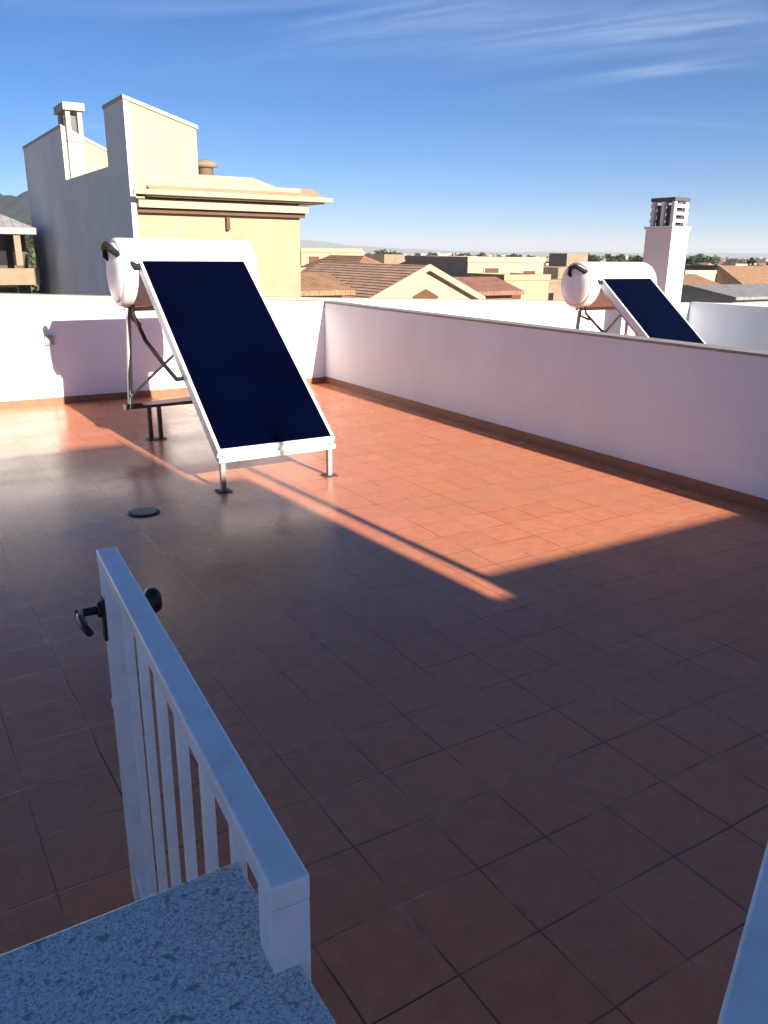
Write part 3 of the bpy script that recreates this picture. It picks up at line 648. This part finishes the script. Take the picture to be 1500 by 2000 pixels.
# distant town: a few house models, copied
rng = random.Random(11)
protos = []
specs = [('small white flat-roofed house in the distant town', 'offwhite', 'flat', 'roof_tile', 9, 8, 6.3), ('small peach house with clay roof in the distant town', 'peach', 'gable_side', 'roof_tile', 10, 8, 5.2),
         ('small cream gabled house in the distant town', 'cream_pale', 'gable_front', 'roof_tile', 8, 10, 5.4), ('small pinkish house in the distant town', 'pink', 'hip', 'roof_red', 10, 9, 5.6),
         ('small sandy stone house in the distant town', 'stone', 'flat', 'roof_tile', 12, 8, 6.6), ('small grey cement block in the distant town', 'grey_wall', 'flat', 'roof_grey', 10, 9, 7.0)]
def generic(spec):
    label, wall, roof, rm, W, dep, H = spec
    t = thing('house', label, 'house', (0, 0, GZ), 0, 'houses of the distant town')
    MB().box(0, W, 0, dep, 0, H).build('wall', M[wall], t)
    if roof == 'flat':
        r_ = MB(); r_.box(-.1, W + .1, -.1, dep + .1, H, H + .4); r_.box(W * .55, W * .85, dep * .3, dep * .7, H + .4, H + 1.9); r_.build('roof', M[wall], t)
    elif roof == 'gable_side':
        MB().prism([(-.5, H), (dep / 2, H + 1.7), (dep + .5, H)], 'x', -.4, W + .4).build('roof', M[rm], t)
    elif roof == 'gable_front':
        MB().prism([(-.5, H), (W / 2, H + 1.6), (W + .5, H)], 'y', -.4, dep + .4).build('roof', M[rm], t)
    else:
        MB().prism([(-.5, H), (W * .3, H + 1.6), (W * .7, H + 1.6), (W + .5, H)], 'y', .5, dep - .5).build('roof', M[rm], t)
    for i in range(3):
        for z in (1.1, 4.0):
            x = W * (i + .5) / 3
            MB().box(x - .55, x + .55, -.06, 0, z, z + 1.3).build('window', M['opening'], t)
    return t
protos = [generic(s) for s in specs]
first = [True] * len(protos)
hd = Vector((math.sin(-HEAD), math.cos(HEAD), 0))
placed = []
count = 0
for tries in range(2500):
    if count >= 270: break
    D = 85 * math.exp(rng.random() ** .8 * 2.35)
    px = rng.uniform(540, 1560) if rng.random() < .94 else rng.uniform(-60, 60)
    if px < 100 and D < 150: continue
    p = at_d(px, 490, D); p.z = GZ
    if any((p.x - a_) ** 2 + (p.y - b_) ** 2 < 12.5 ** 2 for a_, b_ in placed): continue
    placed.append((p.x, p.y)); i = rng.choice([0, 0, 1, 1, 2, 3, 4, 4, 5])
    if first[i]: o = protos[i]; first[i] = False
    else: o = copy_tree(protos[i])
    o.location = (p.x, p.y, GZ - rng.uniform(0, 1.0)); o.rotation_euler = (0, 0, R(rng.choice([0, 0, 10, -15, 25, 90, -90, 78])))
    s_ = rng.uniform(.8, 1.15); o.scale = (s_, s_, rng.uniform(.85, 1.18)); count += 1
for k in range(34):            # nearer roofs that close the gaps between the houses in front
    for _ in range(40):
        px = rng.choice([rng.uniform(600, 1085), rng.uniform(600, 1085), rng.uniform(1335, 1540)]); D = rng.uniform(66, 150)
        p = at_d(px, 490, D)
        if not any((p.x - a_) ** 2 + (p.y - b_) ** 2 < 11 ** 2 for a_, b_ in placed): break
    else: continue
    placed.append((p.x, p.y)); pi_ = rng.choice([0, 1, 1, 2, 2, 4, 0]); o = copy_tree(protos[pi_]); top = EYE - (rng.uniform(496, 522) - 492) / 1575 * D
    o.location = (p.x, p.y, GZ); o.rotation_euler = (0, 0, R(rng.choice([0, 0, 12, 90, -90]))); o.scale = (.8, .8, (top - GZ) / (specs[pi_][6] + 1.9))
# ------------------------------------------------------------------ trees
def tree(label, kind, h, rad, seed, leaf, n=1400, group=None, name='tree'):
    r = random.Random(seed); t = thing(name, label, 'tree', (0, 0, GZ), 0, group)
    tr = MB(); tr.tube([(0, 0, 0), (.05, .03, h * .3), (-.04, .1, h * .62)], .22, 8, r2=.10)
    for k in range(5):
        a = k * 1.26 + r.random(); tr.tube([(0, 0, h * .3), (math.cos(a) * rad * .4, math.sin(a) * rad * .4, h * .55), (math.cos(a) * rad * .7, math.sin(a) * rad * .7, h * .72)], .08, 5, r2=.03)
    tr.build('trunk', M['trunk'], t)
    cr = MB(); cl = []
    for k in range(16):
        a = r.uniform(0, 6.28)
        if kind == 'conic': z = r.uniform(.12, .97); q = rad * (1.02 - z) * r.uniform(.4, 1)
        elif kind == 'palm': z = .9; q = 0
        else: z = r.uniform(.42, .95); q = rad * math.sqrt(max(0, 1 - ((z - .66) / .38) ** 2)) * r.uniform(.3, .85)
        cl.append((math.cos(a) * q, math.sin(a) * q, z * h, rad * r.uniform(.22, .42)))
    for k in range(n):
        c = r.choice(cl); v = Vector((r.gauss(0, 1), r.gauss(0, 1), r.gauss(0, .8))).normalized() * c[3] * r.uniform(.5, 1.08)
        p = Vector(c[:3]) + v; s_ = r.uniform(.12, .30)
        u = Vector((r.gauss(0, 1), r.gauss(0, 1), r.gauss(0, 1))).normalized(); w = u.orthogonal().normalized() * s_ * .6; u = u * s_
        cr.quad(p - u - w, p + u - w * .3, p + u * .8 + w, p - u * .6 + w)
    cr.build('crown', leaf, t); return t
tp = [tree('dark round tree in the distant town', 'round', 8.2, 2.6, 1, M['leaf'], group='trees of the distant town'), tree('pointed cypress in the distant town', 'conic', 9.0, 1.5, 2, M['leaf'], group='trees of the distant town', name='cypress_tree'),
      tree('olive-green tree in the distant town', 'round', 7.2, 3.0, 3, M['leaf2'], group='trees of the distant town')]
tf = [True] * 3; n = 0
spots = [(755, 130, 0, 1.15), (768, 140, 0, 1.0), (850, 120, 2, 1.05), (893, 150, 0, 1.1), (930, 160, 0, 1.1), (812, 90, 2, .95), (800, 95, 2, .9), (1345, 120, 0, 1.1), (1470, 140, 1, 1.05), (1380, 160, 0, 1.15), (640, 150, 2, 1.0), (1150, 200, 0, 1.1)]
for k in range(110):
    spots.append((rng.uniform(560, 1540), 130 * math.exp(rng.random() * 2.2), rng.choice([0, 0, 2, 1]), rng.uniform(.75, 1.15)))
for k in range(10): spots.append((rng.uniform(-40, 60), rng.uniform(60, 140), rng.choice([0, 2]), rng.uniform(.95, 1.5)))
for px, D, i, s_ in spots:
    p = at_d(px, 490, D)
    if tf[i]: o = tp[i]; tf[i] = False
    else: o = copy_tree(tp[i])
    o.location = (p.x, p.y, GZ); o.rotation_euler = (0, 0, rng.uniform(0, 6.28)); o.scale = (s_ * 1.15, s_ * 1.15, s_)
# ------------------------------------------------------------------ hills on the horizon
def ridge(name, px0, px1, D, f, m_, thick=400):
    mb = MB(); r_ = random.Random(int(D)); n = 90; top = []
    for i in range(n + 1):
        px = px0 + (px1 - px0) * i / n; p = at_d(px, f(px), D); top.append(p)
    rows = []
    for j, (dz, dd) in enumerate(((0, -1.0), (.45, -.45), (.8, -.15), (1, 0), (.8, .3), (0, 1.0))):
        row = []
        for i, p in enumerate(top):
            z = GZ - .5 + (p.z - GZ + .5) * dz * (1 + (r_.uniform(-.03, .03) if 0 < dz else 0)); q = p + hd * dd * thick; row.append(mb.bm.verts.new((q.x, q.y, z)))
        rows.append(row)
    for a_, b_ in zip(rows, rows[1:]):
        for i in range(n): mb.bm.faces.new((a_[i], a_[i + 1], b_[i + 1], b_[i]))
    bmesh.ops.recalc_face_normals(mb.bm, faces=mb.bm.faces)
    return struct(mb.build(name, m_))
wob = lambda x, s_: math.sin(x * .021 * s_) * .5 + math.sin(x * .057 * s_ + 1) * .3 + math.sin(x * .13 * s_ + 2) * .2
ridge('hills', -900, 2400, 5200, lambda x: 484 + .0075 * x - (20 * math.exp(-((x - 560) / 170) ** 2)) + 2.0 * wob(x, 1), M['hill'], 700)
ridge('hills', -900, 110, 620, lambda x: 374 + 14 * wob(x, 1.3) + max(0, (x - 60) * .5), M['pinewood'], 150)

# ------------------------------------------------------------------ haze
HAZE = True
if HAZE:
    hz = MB(); hz.box(-8000, 8000, -8000, 8000, GZ - 1, 112); hb_ = hz.build('haze', bpy.data.materials.new('haze')); struct(hb_, 'stuff')
    mt = hb_.data.materials[0]; mt.use_nodes = True; t = mt.node_tree; t.nodes.clear()
    o = N(t, 'ShaderNodeOutputMaterial'); v = N(t, 'ShaderNodeVolumePrincipled'); v.inputs['Color'].default_value = (.80, .88, .98, 1)
    v.inputs['Density'].default_value = .00028; v.inputs['Anisotropy'].default_value = .0
    t.links.new(v.outputs[0], o.inputs['Volume'])

bpy.context.view_layer.update()
